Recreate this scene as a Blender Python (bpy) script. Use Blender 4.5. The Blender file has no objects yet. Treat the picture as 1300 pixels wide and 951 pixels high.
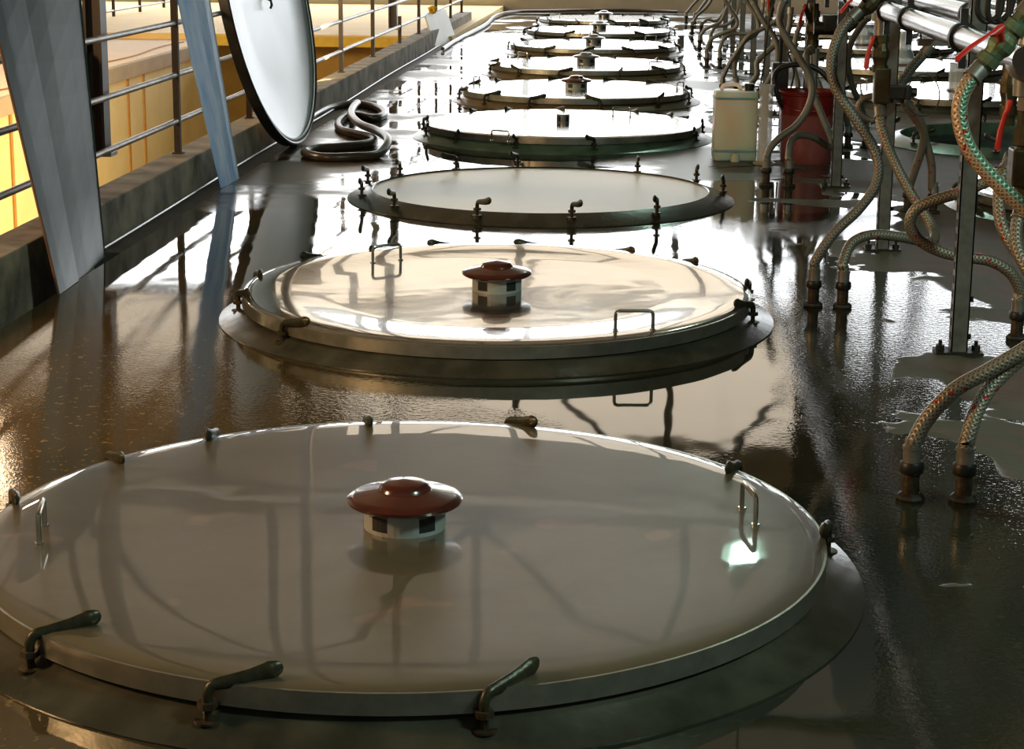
import bpy, bmesh, math, random
from mathutils import Vector, Matrix
random.seed(7)
SC = bpy.context.scene
COL = SC.collection
PI = math.pi

# ------------------------------------------------------------------ camera
F, PITCH, YAW, ROLL, HC = 2398.74, .2171533, .0648230, .0084301, 1.52945
PX, PY = 650.0, 430.5
cy_, sy_, cp_, sp_ = math.cos(YAW), math.sin(YAW), math.cos(PITCH), math.sin(PITCH)
fw = Vector((-sy_*cp_, cy_*cp_, -sp_)); rt = Vector((cy_, sy_, 0)); up = rt.cross(fw)
A_ = rt*math.cos(ROLL) + up*math.sin(ROLL); B_ = -rt*math.sin(ROLL) + up*math.cos(ROLL)
camd = bpy.data.cameras.new('camera'); cam = bpy.data.objects.new('camera', camd); COL.objects.link(cam)
camd.sensor_width = 36; camd.lens = 36*F/1300
camd.shift_y = -(475.5-PY)/1300
camd.clip_start = .05; camd.clip_end = 300
cam.matrix_world = Matrix(((A_.x, B_.x, -fw.x, 0), (A_.y, B_.y, -fw.y, 0), (A_.z, B_.z, -fw.z, HC), (0, 0, 0, 1)))
SC.camera = cam

def ray(u, v): return A_*((u-PX)/F) - B_*((v-PY)/F) + fw
def at(u, v, z=0.0):
    d = ray(u, v); t = (z-HC)/d.z; return Vector((d.x*t, d.y*t, z))
def atY(u, v, Y):
    d = ray(u, v); t = Y/d.y; return Vector((d.x*t, Y, HC+d.z*t))

# ------------------------------------------------------------------ materials
def new_mat(name):
    m = bpy.data.materials.new(name); m.use_nodes = True
    return m, m.node_tree.nodes, m.node_tree.links, m.node_tree.nodes['Principled BSDF']
def setp(b, **k):
    for a, v in k.items():
        b.inputs[a.replace('_', ' ')].default_value = v
def ramp(n, l, src, stops):
    r = n.new('ShaderNodeValToRGB'); e = r.color_ramp.elements
    while len(e) < len(stops): e.new(.5)
    for i, (p, c) in enumerate(stops):
        e[i].position = p; e[i].color = (*c, 1) if len(c) == 3 else c
    l.new(src, r.inputs[0]); return r.outputs[0]
def noise(n, l, scale, detail=3, coord='Object', stretch=None, rough=.55, dist=0):
    t = n.new('ShaderNodeTexCoord'); s = t.outputs[coord]
    if stretch:
        mp = n.new('ShaderNodeMapping'); mp.inputs['Scale'].default_value = stretch
        l.new(s, mp.inputs[0]); s = mp.outputs[0]
    x = n.new('ShaderNodeTexNoise'); x.inputs['Scale'].default_value = scale
    x.inputs['Detail'].default_value = detail; x.inputs['Roughness'].default_value = rough
    x.inputs['Distortion'].default_value = dist
    l.new(s, x.inputs['Vector']); return x.outputs['Fac']
def bump(n, l, b, src, strength, distance=.01, norm='Normal'):
    x = n.new('ShaderNodeBump'); x.inputs['Strength'].default_value = strength
    x.inputs['Distance'].default_value = distance
    l.new(src, x.inputs['Height']); l.new(x.outputs[0], b.inputs[norm]); return x
def simple(name, c1, c2=None, rough=.5, metal=0., scale=12., bmp=.0, coord='Object', stretch=None, **k):
    m, n, l, b = new_mat(name); c2 = c2 or c1
    f = noise(n, l, scale, 4, coord, stretch)
    l.new(ramp(n, l, f, [(.3, c1), (.7, c2)]), b.inputs['Base Color'])
    setp(b, Roughness=rough, Metallic=metal, **k)
    if bmp: bump(n, l, b, f, bmp)
    return m
def emit(name, c, s):
    m, n, l, b = new_mat(name); setp(b, Base_Color=(*c, 1), Emission_Color=(*c, 1), Emission_Strength=s, Roughness=.6)
    return m
def math_(n, l, op, a, b=None, c=None, clamp=False):
    x = n.new('ShaderNodeMath'); x.operation = op; x.use_clamp = clamp
    for i, v in enumerate((a, b, c)):
        if v is None: continue
        if isinstance(v, (int, float)): x.inputs[i].default_value = v
        else: l.new(v, x.inputs[i])
    return x.outputs[0]
def mixc(n, l, f, a, b):
    x = n.new('ShaderNodeMix'); x.data_type = 'RGBA'
    for s, v in ((x.inputs[0], f), (x.inputs[6], a), (x.inputs[7], b)):
        if isinstance(v, (int, float)): s.default_value = v
        elif isinstance(v, tuple): s.default_value = (*v, 1)
        else: l.new(v, s)
    return x.outputs[2]

def floor_mat():
    m, n, l, b = new_mat('wet_concrete')
    geo = n.new('ShaderNodeNewGeometry'); sep = n.new('ShaderNodeSeparateXYZ'); l.new(geo.outputs['Position'], sep.inputs[0])
    X, Y = sep.outputs[0], sep.outputs[1]
    tc = geo.outputs['Position']
    def nz(scale, detail=3, stretch=(1, 1, 1), loc=(0, 0, 0), dist=0.):
        mp = n.new('ShaderNodeMapping'); mp.inputs['Scale'].default_value = stretch; mp.inputs['Location'].default_value = loc
        l.new(tc, mp.inputs[0]); x = n.new('ShaderNodeTexNoise'); x.inputs['Scale'].default_value = scale
        x.inputs['Detail'].default_value = detail; x.inputs['Distortion'].default_value = dist
        l.new(mp.outputs[0], x.inputs['Vector']); return x.outputs['Fac']
    blot = nz(1.7, 4, (1, .8, 1), (3.1, 1.7, 0), .6)
    # water lies left of a ragged shoreline and in a few islands to the right of it
    sh = math_(n, l, 'MULTIPLY_ADD', X, -1.0, 1.18)
    sh = math_(n, l, 'ADD', sh, math_(n, l, 'MULTIPLY_ADD', blot, 3.4, -1.7))
    wet = math_(n, l, 'SMOOTHSTEP' if False else 'MULTIPLY_ADD', sh, 18, .5, clamp=True)
    wet.node.use_clamp = True
    far = math_(n, l, 'MULTIPLY_ADD', Y, .5, -4.4, clamp=True)          # further off the floor is merely damp between puddles
    damp = nz(.9, 4, (.75, .9, 1), (2.3, 5, 0))
    fleck = nz(38, 3); fine = nz(7, 5); big = nz(.8, 3)
    dry = mixc(n, l, fine, (.075, .058, .046), (.13, .102, .082))
    grn = mixc(n, l, fine, (.085, .095, .065), (.055, .07, .045))
    edge = math_(n, l, 'SUBTRACT', 1.0, math_(n, l, 'ABSOLUTE', math_(n, l, 'MULTIPLY', math_(n, l, 'ADD', sh, .18), 4.0)), clamp=True)
    drycol = mixc(n, l, edge, dry, grn)
    wetc = mixc(n, l, big, (.013, .017, .011), (.030, .032, .022))
    spk = ramp(n, l, fleck, [(.60, (0, 0, 0)), (.70, (1, 1, 1))])
    wetc = mixc(n, l, math_(n, l, 'MULTIPLY', spk, .4), wetc, (.075, .075, .045))
    # warm lamplight on the left of the slab is put into the colour
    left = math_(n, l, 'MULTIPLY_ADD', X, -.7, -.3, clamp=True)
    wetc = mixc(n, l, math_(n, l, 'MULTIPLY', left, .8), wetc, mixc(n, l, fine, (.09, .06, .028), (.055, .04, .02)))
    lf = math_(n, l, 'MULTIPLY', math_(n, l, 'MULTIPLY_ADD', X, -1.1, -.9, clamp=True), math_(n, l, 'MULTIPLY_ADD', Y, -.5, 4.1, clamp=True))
    wetc = mixc(n, l, math_(n, l, 'MULTIPLY', lf, .85), wetc, mixc(n, l, spk, (.11, .066, .020), (.42, .28, .09)))  # near left turns golden and flecked, the lamp's warmth painted in
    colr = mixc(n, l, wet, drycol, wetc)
    # faint joints in the slab
    fy = math_(n, l, 'FRACT', math_(n, l, 'MULTIPLY_ADD', Y, .32, .55))
    jy = math_(n, l, 'LESS_THAN', fy, .0035)
    colr = mixc(n, l, math_(n, l, 'MULTIPLY', jy, math_(n, l, 'MULTIPLY_ADD', wet, -.6, .8)), colr, (.015, .013, .01))
    l.new(colr, b.inputs['Base Color'])
    r1 = math_(n, l, 'MULTIPLY_ADD', wet, -.64, .72)
    dampf = ramp(n, l, damp, [(.50, (0, 0, 0)), (.60, (1, 1, 1))])
    r2 = math_(n, l, 'MULTIPLY', math_(n, l, 'MULTIPLY', dampf, far), .38)
    rr = math_(n, l, 'ADD', math_(n, l, 'ADD', math_(n, l, 'SUBTRACT', r1, .055), math_(n, l, 'MULTIPLY', math_(n, l, 'MULTIPLY', lf, big), .07)), r2, clamp=True)
    l.new(rr, b.inputs['Roughness'])
    setp(b, IOR=1.6)
    l.new(math_(n, l, 'MULTIPLY_ADD', wet, .38, .12), b.inputs['Specular IOR Level'])
    # ripples: calm almost everywhere, pebbled in patches
    rip = nz(55, 2); cal = nz(3.2, 2, (1, .5, 1)); pt = ramp(n, l, nz(.85, 3, (1, .7, 1), (7.3, 2.2, 0)), [(.50, (0, 0, 0)), (.66, (1, 1, 1))])
    rt_ = math_(n, l, 'MULTIPLY', math_(n, l, 'MULTIPLY_ADD', X, 1.6, -.7, clamp=True), math_(n, l, 'MULTIPLY_ADD', Y, -.5, 4.6, clamp=True))
    grain = nz(120, 2)
    pt = math_(n, l, 'MULTIPLY', pt, math_(n, l, 'SUBTRACT', 1.0, math_(n, l, 'MULTIPLY', left, .75)))
    pt = math_(n, l, 'MAXIMUM', pt, rt_)
    h = math_(n, l, 'ADD', math_(n, l, 'MULTIPLY', cal, .35), math_(n, l, 'MULTIPLY', math_(n, l, 'MULTIPLY', rip, pt), .22))
    h = math_(n, l, 'ADD', h, math_(n, l, 'MULTIPLY', math_(n, l, 'MULTIPLY', grain, math_(n, l, 'MAXIMUM', rt_, math_(n, l, 'MULTIPLY', lf, .4))), .12))
    h = math_(n, l, 'ADD', h, math_(n, l, 'MULTIPLY', math_(n, l, 'MULTIPLY', fine, math_(n, l, 'SUBTRACT', 1.0, wet)), .5))
    bump(n, l, b, h, .45, .010)
    return m
def lid_mat(name, water, tint, stain=.0, metal=.8, coat=1.0, cr_=(.02, .05)):
    """brushed stainless lid; a film of water lies over it"""
    m, n, l, b = new_mat(name)
    f = noise(n, l, 2.2, 5, 'Object', (1, 1, 1), .6, 1.2); g = noise(n, l, 9, 4)
    c = mixc(n, l, f, tuple(t*.82 for t in tint), tint)
    sp = ramp(n, l, noise(n, l, 5.3, 1), [(.70, (0, 0, 0)), (.74, (1, 1, 1))])
    c = mixc(n, l, math_(n, l, 'MULTIPLY', sp, stain), c, (.22, .13, .09))
    sm = noise(n, l, 1.7, 6, 'Object', (1, 1, 1), .65, 2.0)
    c = mixc(n, l, math_(n, l, 'MULTIPLY', ramp(n, l, sm, [(.48, (0, 0, 0)), (.60, (1, 1, 1))]), .35), c, tuple(t*.62 for t in tint))
    l.new(c, b.inputs['Base Color'])
    l.new(math_(n, l, 'MULTIPLY_ADD', f, .16, water), b.inputs['Roughness'])
    setp(b, Metallic=metal, Coat_Weight=coat, Coat_IOR=1.45)
    l.new(math_(n, l, 'MULTIPLY_ADD', ramp(n, l, sm, [(.45, (0, 0, 0)), (.7, (1, 1, 1))]), cr_[1], cr_[0]), b.inputs['Coat Roughness'])
    bump(n, l, b, g, .06, .01)
    x = n.new('ShaderNodeBump'); x.inputs['Strength'].default_value = .08; x.inputs['Distance'].default_value = .01
    l.new(noise(n, l, 2.6, 2), x.inputs['Height']); l.new(x.outputs[0], b.inputs['Coat Normal'])
    return m
def braid_mat(name, ca, cb, fleck, green=None):
    m, n, l, b = new_mat(name)
    uv = n.new('ShaderNodeUVMap'); sep = n.new('ShaderNodeSeparateXYZ'); l.new(uv.outputs[0], sep.inputs[0])
    U, V = sep.outputs[0], sep.outputs[1]
    a1 = math_(n, l, 'SINE', math_(n, l, 'MULTIPLY', math_(n, l, 'ADD', math_(n, l, 'MULTIPLY', U, 16.0), math_(n, l, 'MULTIPLY', V, 130.0)), 2*PI/2))
    a2 = math_(n, l, 'SINE', math_(n, l, 'MULTIPLY', math_(n, l, 'SUBTRACT', math_(n, l, 'MULTIPLY', U, 16.0), math_(n, l, 'MULTIPLY', V, 130.0)), 2*PI/2))
    w = math_(n, l, 'MULTIPLY_ADD', math_(n, l, 'MAXIMUM', a1, a2), .5, .5)
    c = mixc(n, l, w, cb, ca)
    nz = noise(n, l, 3.0, 3); c = mixc(n, l, math_(n, l, 'MULTIPLY', nz, .5), c, cb)
    if green:
        c = mixc(n, l, ramp(n, l, U, [(.38, (0, 0, 0)), (.42, (1, 1, 1)), (.54, (1, 1, 1)), (.58, (0, 0, 0))]), c, mixc(n, l, w, (.02, .07, .04), green))
    # red threads run in short dashes along two spirals
    q = math_(n, l, 'FRACT', math_(n, l, 'ADD', U, math_(n, l, 'MULTIPLY', V, 3.1)))
    d = math_(n, l, 'FRACT', math_(n, l, 'MULTIPLY', V, 26.0))
    red = math_(n, l, 'MULTIPLY', math_(n, l, 'LESS_THAN', q, .085), math_(n, l, 'LESS_THAN', d, .34))
    c = mixc(n, l, math_(n, l, 'MULTIPLY', red, fleck), c, (.33, .02, .015))
    l.new(c, b.inputs['Base Color']); setp(b, Metallic=.45, Roughness=.42)
    bump(n, l, b, w, .5, .003)
    return m

M = {}
M['floor'] = floor_mat()
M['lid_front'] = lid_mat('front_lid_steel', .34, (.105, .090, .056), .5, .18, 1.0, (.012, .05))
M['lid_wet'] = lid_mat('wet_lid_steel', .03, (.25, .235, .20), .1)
M['lid'] = lid_mat('lid_steel', .13, (.60, .59, .54), .1)
M['lid_rim'] = simple('lid_rim_steel', (.30, .30, .26), (.42, .41, .36), .32, .85, 20, .1)
M['puddle'] = None
M['flange'] = simple('painted_flange', (.020, .021, .015), (.055, .054, .038), .26, 0, 7, .25, IOR=1.5)
M['flange_green'] = simple('verdigris_flange', (.05, .10, .065), (.16, .24, .17), .3, 0, 6, .25)
M['flange_brown'] = simple('rusty_flange', (.13, .075, .035), (.09, .08, .05), .3, 0, 6, .25)
M['clamp'] = simple('dark_cast_clamp', (.012, .014, .009), (.05, .045, .02), .38, .35, 30, .3)
M['clamp_stud'] = simple('rusty_stud', (.02, .015, .01), (.08, .055, .03), .5, .5, 40, .3)
M['wire'] = simple('handle_steel', (.55, .54, .5), (.4, .38, .33), .22, .95, 20)
M['cap'] = simple('oxblood_cap', (.085, .018, .012), (.05, .012, .008), .2, 0, 15, .05, Coat_Weight=.6)
M['vent'] = simple('grey_vent_plastic', (.33, .35, .34), (.25, .27, .26), .4, 0, 15)
M['vent_dark'] = simple('vent_hole', (.004, .004, .004), (.01, .009, .008), .7)
M['vent_metal'] = simple('vent_metal', (.30, .30, .30), (.17, .17, .16), .3, .8, 15)
M['milk'] = simple('cloudy_liquid', (.78, .79, .76), (.82, .83, .80), .42, 0, 2, 0, IOR=1.33)
M['dark_liquid'] = simple('dark_liquid', (.02, .03, .024), (.03, .04, .03), .06, 0, 2, 0, IOR=1.33)
M['tank_wall'] = simple('tank_wall_steel', (.09, .10, .09), (.16, .17, .16), .35, .5, 6)
M['curb'] = simple('stained_concrete', (.085, .075, .055), (.36, .29, .21), .8, 0, 5, .4)
M['curb_dark'] = simple('gutter_concrete', (.03, .027, .02), (.07, .06, .045), .6, 0, 5, .4)  # shadow in the gutter is put into this darker concrete colour
M['rail'] = simple('rail_steel', (.33, .31, .29), (.16, .13, .11), .4, .6, 10, .1)
M['post_dark'] = simple('rusty_post', (.030, .022, .017), (.055, .036, .026), .6, .3, 12, .2)
M['column'] = simple('brown_column_paint', (.022, .014, .010), (.040, .024, .016), .45, .1, 6, .1)
M['yellow'] = simple('yellow_plaster', (.80, .60, .27), (.86, .68, .36), .7, 0, 3, .05)
M['platform'] = simple('ochre_platform', (.80, .58, .25), (.72, .52, .22), .7, 0, 2, .05)
M['walkway'] = simple('peach_walkway', (.86, .68, .52), (.78, .62, .46), .7, 0, 2, .05)
M['pit_shaded'] = simple('shaded_pit_wall', (.22, .12, .02), (.34, .20, .03), .7, 0, 2, .05)  # shade below the platform edge is put into this wall's colour
M['beam'] = simple('tan_beam', (.42, .31, .20), (.52, .39, .26), .7, 0, 4, .1)
M['seam'] = simple('ochre_seam', (.45, .20, .03), (.52, .26, .05), .7)
M['yellow_trim'] = simple('mustard_edge', (.62, .40, .04), (.5, .33, .03), .6)
M['orange'] = simple('orange_paint', (.75, .10, .02), (.5, .09, .02), .6)
M['concrete_far'] = simple('far_concrete', (.13, .11, .10), (.20, .175, .155), .8, 0, 2, .1)
M['plinth'] = simple('beige_plinth', (.52, .48, .43), (.62, .58, .52), .7, 0, 2, .1)
M['wall'] = simple('cream_wall', (.62, .55, .43), (.7, .62, .5), .8, 0, 1)
M['dark_wall'] = simple('dark_cladding', (.035, .035, .03), (.06, .055, .045), .8, 0, 1)
M['ceiling'] = simple('ceiling_board', (.20, .165, .12), (.27, .22, .16), .8, 0, .6)
M['truss'] = simple('truss_steel', (.02, .018, .016), (.04, .035, .03), .6, .3, 3)
M['frame'] = simple('window_frame_grey', (.10, .10, .10), (.14, .14, .13), .5, .2, 4)
M['chrome'] = simple('polished_pipe', (.16, .145, .14), (.10, .075, .065), .26, .75, 5, .04, stretch=(1, .3, 1))
M['ring'] = simple('black_clamp', (.010, .010, .010), (.03, .028, .025), .45, .3, 12)
M['strut'] = simple('galvanised_strut', (.085, .088, .082), (.16, .165, .155), .5, .4, 18, .1)
M['bolt'] = simple('black_bolt', (.010, .010, .008), (.03, .026, .02), .5, .4, 20)
M['brass'] = simple('tarnished_brass', (.10, .075, .03), (.055, .05, .032), .42, .7, 22, .35)
M['patina'] = simple('green_patina', (.10, .22, .14), (.13, .12, .05), .5, .45, 24, .4)
M['greysteel'] = simple('grey_fitting', (.17, .165, .15), (.26, .25, .23), .42, .6, 14, .1)
M['red'] = simple('red_lever_plastic', (.55, .022, .015), (.45, .018, .012), .38, 0, 10, IOR=1.5)
M['hose'] = braid_mat('grey_braided_hose', (.25, .245, .215), (.055, .055, .045), .25)
M['hose_red'] = braid_mat('braided_hose_red_fleck', (.33, .30, .24), (.065, .06, .045), .95)
M['hose_green'] = braid_mat('braided_hose_green_stripe', (.62, .48, .34), (.20, .12, .07), 1.0, (.17, .30, .21))
M['rubber'] = simple('black_rubber', (.012, .012, .012), (.03, .028, .026), .35, 0, 10, .1, IOR=1.5)
M['rubber_brown'] = simple('brown_rubber', (.035, .028, .022), (.08, .05, .035), .33, 0, 10, .1, IOR=1.5)
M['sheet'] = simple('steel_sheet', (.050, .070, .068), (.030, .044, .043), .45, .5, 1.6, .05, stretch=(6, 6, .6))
M['sheet_lit'] = simple('steel_sheet_lit', (.11, .135, .14), (.07, .09, .092), .42, .5, 1.6, .05, stretch=(6, 6, .6))  # paler copy of the sheet steel, light on its folds painted in
M['rustedge'] = simple('rusty_edge', (.19, .08, .03), (.1, .05, .03), .7, 0, 9)
M['blue'] = simple('blue_film_sheet', (.08, .32, .75), (.45, .62, .85), .5, .0, 2.2, .1, stretch=(3, 3, 1))
M['disc'] = simple('lid_underside', (.56, .58, .60), (.66, .68, .70), .38, .35, 1.3, .03)
M['disc_edge'] = simple('lid_green_edge', (.10, .15, .12), (.18, .23, .19), .4, .3, 5)
M['board'] = simple('white_board', (.60, .57, .49), (.66, .63, .55), .5, 0, 3)
M['glove'] = simple('yellow_cloth', (.72, .45, .02), (.6, .36, .02), .8, 0, 20, .4)
M['bucket'] = simple('red_bucket_plastic', (.17, .04, .038), (.22, .06, .055), .42, 0, 4, .05, IOR=1.5)
M['bucket_wet'] = simple('dark_red_plastic', (.13, .006, .005), (.17, .008, .006), .3, 0, 4, IOR=1.5)
M['jerry'] = simple('translucent_jerrycan', (.86, .90, .78), (.82, .84, .68), .4, 0, 2.5, .03, Subsurface_Weight=1.0, Subsurface_Scale=.4)
M['jerry_liquid'] = simple('pale_plastic', (.62, .64, .45), (.7, .72, .6), .4, 0, 2.5, .03)
M['black_plastic'] = simple('black_plastic', (.008, .008, .008), (.02, .02, .02), .4)
M['cyl'] = simple('clear_cylinder_plastic', (.80, .88, .92), (.9, .93, .9), .3, 0, 3, 0, Alpha=.5)
M['cyl_base'] = simple('amber_base_plastic', (.50, .44, .28), (.42, .36, .22), .4)
M['cup'] = simple('smoky_clear_plastic', (.30, .36, .42), (.42, .48, .52), .25, 0, 3, 0, Alpha=.62)
M['cup_rim'] = simple('plum_cup_rim', (.06, .03, .045), (.08, .04, .06), .4)
M['flash'] = simple('grey_seal', (.10, .10, .10), (.30, .30, .30), .3, .2, 8)
M['window_glow'] = emit('bright_daylight_pane', (.93, .97, 1.0), 5.5)
M['cream_glow'] = emit('cream_wall_added_glow', (1.0, .88, .71), 1.45)  # glow added to stand in for a brightly lit cream wall
M['lamp_green'] = emit('mercury_lamp', (.62, 1.0, .80), 160)
M['lamp_warm'] = emit('sodium_lamp', (1.0, .72, .45), 70)

# ------------------------------------------------------------------ mesh helpers
def build(name, bm, mat, parent=None, smooth=False, loc=None):
    me = bpy.data.meshes.new(name); bm.normal_update(); bm.to_mesh(me); bm.free()
    for mm in (mat if isinstance(mat, (list, tuple)) else [mat]): me.materials.append(mm)
    if smooth:
        for p in me.polygons: p.use_smooth = True
        try: me.set_sharp_from_angle(angle=math.radians(40))
        except Exception: pass
    o = bpy.data.objects.new(name, me); COL.objects.link(o)
    if parent is not None: o.parent = parent
    if loc is not None: o.location = loc
    return o
def thing(name, label, cat, loc=(0, 0, 0), rz=0., group=None):
    o = bpy.data.objects.new(name, None); COL.objects.link(o); o.location = loc; o.rotation_euler = (0, 0, rz)
    o.empty_display_size = .1
    return tag(o, label, cat, group)
def tag(o, label, cat, group=None):
    o['label'] = label; o['category'] = cat
    if group: o['group'] = group
    return o
def struct(o, label=None):
    o['kind'] = 'structure'
    if label: o['label'] = label
    return o
def dup(root, loc=None, rz=None, label=None, group=None):
    r = root.copy(); COL.objects.link(r)
    if loc is not None: r.location = loc
    if rz is not None: r.rotation_euler = (0, 0, rz)
    if label: r['label'] = label
    if group: r['group'] = group
    def rec(a, b):
        for ch in list(a.children):
            c = ch.copy(); COL.objects.link(c); c.parent = b; rec(ch, c)
    rec(root, r); return r
def box(bm, x0, x1, y0, y1, z0, z1, bev=0., mat=None):
    r = bmesh.ops.create_cube(bm, size=1)
    T = mat if mat is not None else Matrix.Identity(4)
    for v in r['verts']:
        v.co = T @ Vector((x0+(v.co.x+.5)*(x1-x0), y0+(v.co.y+.5)*(y1-y0), z0+(v.co.z+.5)*(z1-z0)))
    if bev:
        es = {e for v in r['verts'] for e in v.link_edges}
        bmesh.ops.bevel(bm, geom=list(es), offset=bev, segments=2, affect='EDGES', profile=.6)
    return bm
def lathe(bm, prof, n=48, T=None, closed=False, mi=None):
    T = T or Matrix.Identity(4); rings = []
    for (r, z) in prof:
        if r < 1e-6: rings.append([bm.verts.new(T @ Vector((0, 0, z)))])
        else: rings.append([bm.verts.new(T @ Vector((r*math.cos(2*PI*i/n), r*math.sin(2*PI*i/n), z))) for i in range(n)])
    prs = list(zip(rings, rings[1:])) + ([(rings[-1], rings[0])] if closed else [])
    for k, (a, b) in enumerate(prs):
        for i in range(n):
            j = (i+1) % n
            if len(a) == 1 and len(b) == 1: continue
            if len(a) == 1: f = bm.faces.new((a[0], b[j], b[i]))
            elif len(b) == 1: f = bm.faces.new((a[i], a[j], b[0]))
            else: f = bm.faces.new((a[i], a[j], b[j], b[i]))
            if mi: f.material_index = mi[k]
    bmesh.ops.recalc_face_normals(bm, faces=bm.faces)
    return bm
def spline(pts, per=8, closed=False):
    P = [Vector(p) for p in pts]; out = []; n = len(P)
    rng = range(n if closed else n-1)
    for i in rng:
        if closed: a, b, c, d = P[(i-1) % n], P[i], P[(i+1) % n], P[(i+2) % n]
        else: a, b, c, d = P[max(i-1, 0)], P[i], P[i+1], P[min(i+2, n-1)]
        for k in range(per):
            t = k/per; t2 = t*t; t3 = t2*t
            out.append(.5*((2*b)+(c-a)*t+(2*a-5*b+4*c-d)*t2+(-a+3*b-3*c+d)*t3))
    if not closed: out.append(P[-1])
    return out
def tube(bm, pts, rad, n=10, uv=False, squash=None, closed=False):
    """sweep a ring along pts; rad a number or list; squash = (wide, high) factors per point"""
    P = [Vector(p) for p in pts]; m = len(P)
    lay = bm.loops.layers.uv.verify() if uv else None
    t = [(P[min(i+1, m-1)]-P[max(i-1, 0)]).normalized() for i in range(m)]
    if closed: t = [(P[(i+1) % m]-P[(i-1) % m]).normalized() for i in range(m)]
    ref = Vector((0, 0, 1))
    if abs(t[0].dot(ref)) > .9: ref = Vector((0, -1, 0))
    u = (ref - t[0]*ref.dot(t[0])).normalized(); rings = []; L = 0; Ls = []
    for i in range(m):
        u = (u - t[i]*u.dot(t[i])).normalized(); w = t[i].cross(u)
        if i: L += (P[i]-P[i-1]).length
        Ls.append(L); r = rad[i] if isinstance(rad, (list, tuple)) else rad
        sq = squash[i] if squash else (1, 1)
        rings.append([bm.verts.new(P[i] + w*(math.cos(2*PI*k/n)*r*sq[0]) + u*(math.sin(2*PI*k/n)*r*sq[1])) for k in range(n)])
    for i in range(m if closed else m-1):
        a, b = rings[i], rings[(i+1) % m]; la, lb = Ls[i], (Ls[i+1] if i+1 < m else L+.01)
        for k in range(n):
            j = (k+1) % n; f = bm.faces.new((a[k], a[j], b[j], b[k]))
            if uv:
                for lp, (x, y) in zip(f.loops, ((k/n, la), ((k+1)/n, la), ((k+1)/n, lb), (k/n, lb))): lp[lay].uv = (x, y)
    if not closed:
        bm.faces.new(rings[0][::-1]); bm.faces.new(rings[-1])
    return bm
def rod(bm, a, b, r, n=10):
    return tube(bm, [a, b], r, n)
def hexnut(bm, x, y, z0, z1, r, n=6, T=None):
    T = T or Matrix.Identity(4)
    return lathe(bm, [(0, z0), (r, z0), (r, z1), (0, z1)], n, T @ Matrix.Translation((x, y, 0)))
def barbox(bm, a, b, w, h):
    """box section bar from a to b"""
    a, b = Vector(a), Vector(b); d = (b-a); L = d.length; z = d.normalized()
    ref = Vector((0, 0, 1)) if abs(z.z) < .9 else Vector((1, 0, 0))
    x = ref.cross(z).normalized(); y = z.cross(x)
    T = Matrix(((x.x, y.x, z.x, a.x), (x.y, y.y, z.y, a.y), (x.z, y.z, z.z, a.z), (0, 0, 0, 1)))
    return box(bm, -w/2, w/2, -h/2, h/2, 0, L, mat=T)
B = bmesh.new

# ------------------------------------------------------------------ the hall
HALL_Y = 34.0
def slab_with_hole(z, x0, x1, y0, y1, holes, name, mat):
    bm = B(); es = []
    def loop(pts):
        vs = [bm.verts.new((x, y, z)) for x, y in pts]
        for i in range(len(vs)): es.append(bm.edges.new((vs[i], vs[(i+1) % len(vs)])))
    loop([(x0, y0), (x1, y0), (x1, y1), (x0, y1)])
    for (cx, cy, r) in holes: loop([(cx+r*math.cos(2*PI*i/64), cy+r*math.sin(2*PI*i/64)) for i in range(64)])
    bmesh.ops.triangle_fill(bm, edges=es, use_beauty=True, normal=(0, 0, 1))
    for f in bm.faces:
        if f.normal.z < 0: f.normal_flip()
    g = bmesh.ops.extrude_face_region(bm, geom=list(bm.faces))
    for v in [v for v in g['geom'] if isinstance(v, bmesh.types.BMVert)]: v.co.z -= .25
    bmesh.ops.recalc_face_normals(bm, faces=bm.faces)
    return build(name, bm, mat)
ROW, ROW2 = -.537, 2.83
OPEN2 = (ROW2, 13.84)
fl = struct(slab_with_hole(0, -2.40, 9, -4, HALL_Y, [(OPEN2[0], OPEN2[1], .95)], 'floor', M['floor']))
bm = B(); box(bm, -2.56, -2.395, -4, 29, -.40, -.24); struct(build('floor_gutter', bm, M['curb_dark']))
bm = B(); box(bm, -13, -2.405, 24.6, HALL_Y, -.0, .08); struct(build('floor_platform', bm, M['platform']))
bm = B(); box(bm, -2.40-.6, -2.40, 29, HALL_Y, -.25, -.001); struct(build('floor_landing', bm, M['floor']))
bm = B(); box(bm, -13, -5.57, 4, 24.6, -.06, .0); struct(build('floor_walkway', bm, M['walkway']))
bm = B(); box(bm, -13, -7.95, 4, HALL_Y-.02, -.01, .02); struct(build('floor_gallery', bm, M['concrete_far']))
bm = B(); box(bm, -5.6, -2.5, -4, 25.2, -3.5, -3.4); struct(build('floor_pit', bm, M['platform']))
# pit walls
bm = B(); box(bm, -5.75, -5.58, -4, 24.6, -3.4, -.05); w = struct(build('wall_pit_left', bm, M['yellow']))
for px in (12, 60, 163, 183):
    d = ray(px, 150); Y = -5.58/d.x*d.y
    bm = B(); box(bm, -5.58, -5.565, Y-.03, Y+.03, -3.4, -.12); build('seam', bm, M['seam'], w)
bm = B(); box(bm, -5.60, -5.52, -4, 24.5, -.17, -.005, .01); struct(build('trim_1', bm, M['beam']), 'tan beam along the top of the yellow pit wall')
bm = B(); box(bm, -5.56, -2.6, 25.0, 25.15, -3.4, -.0); struct(build('wall_pit_end', bm, M['pit_shaded']))
bm = B(); box(bm, -5.56, -2.75, 24.50, 24.6, -.07, .06, .01); struct(build('trim_2', bm, M['yellow_trim']), 'mustard edge of the ochre platform over the pit')
bm = B(); box(bm, -2.745, -2.56, -4, 29, -3.4, -.25); struct(build('wall_pit_right', bm, M['curb_dark']))
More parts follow.
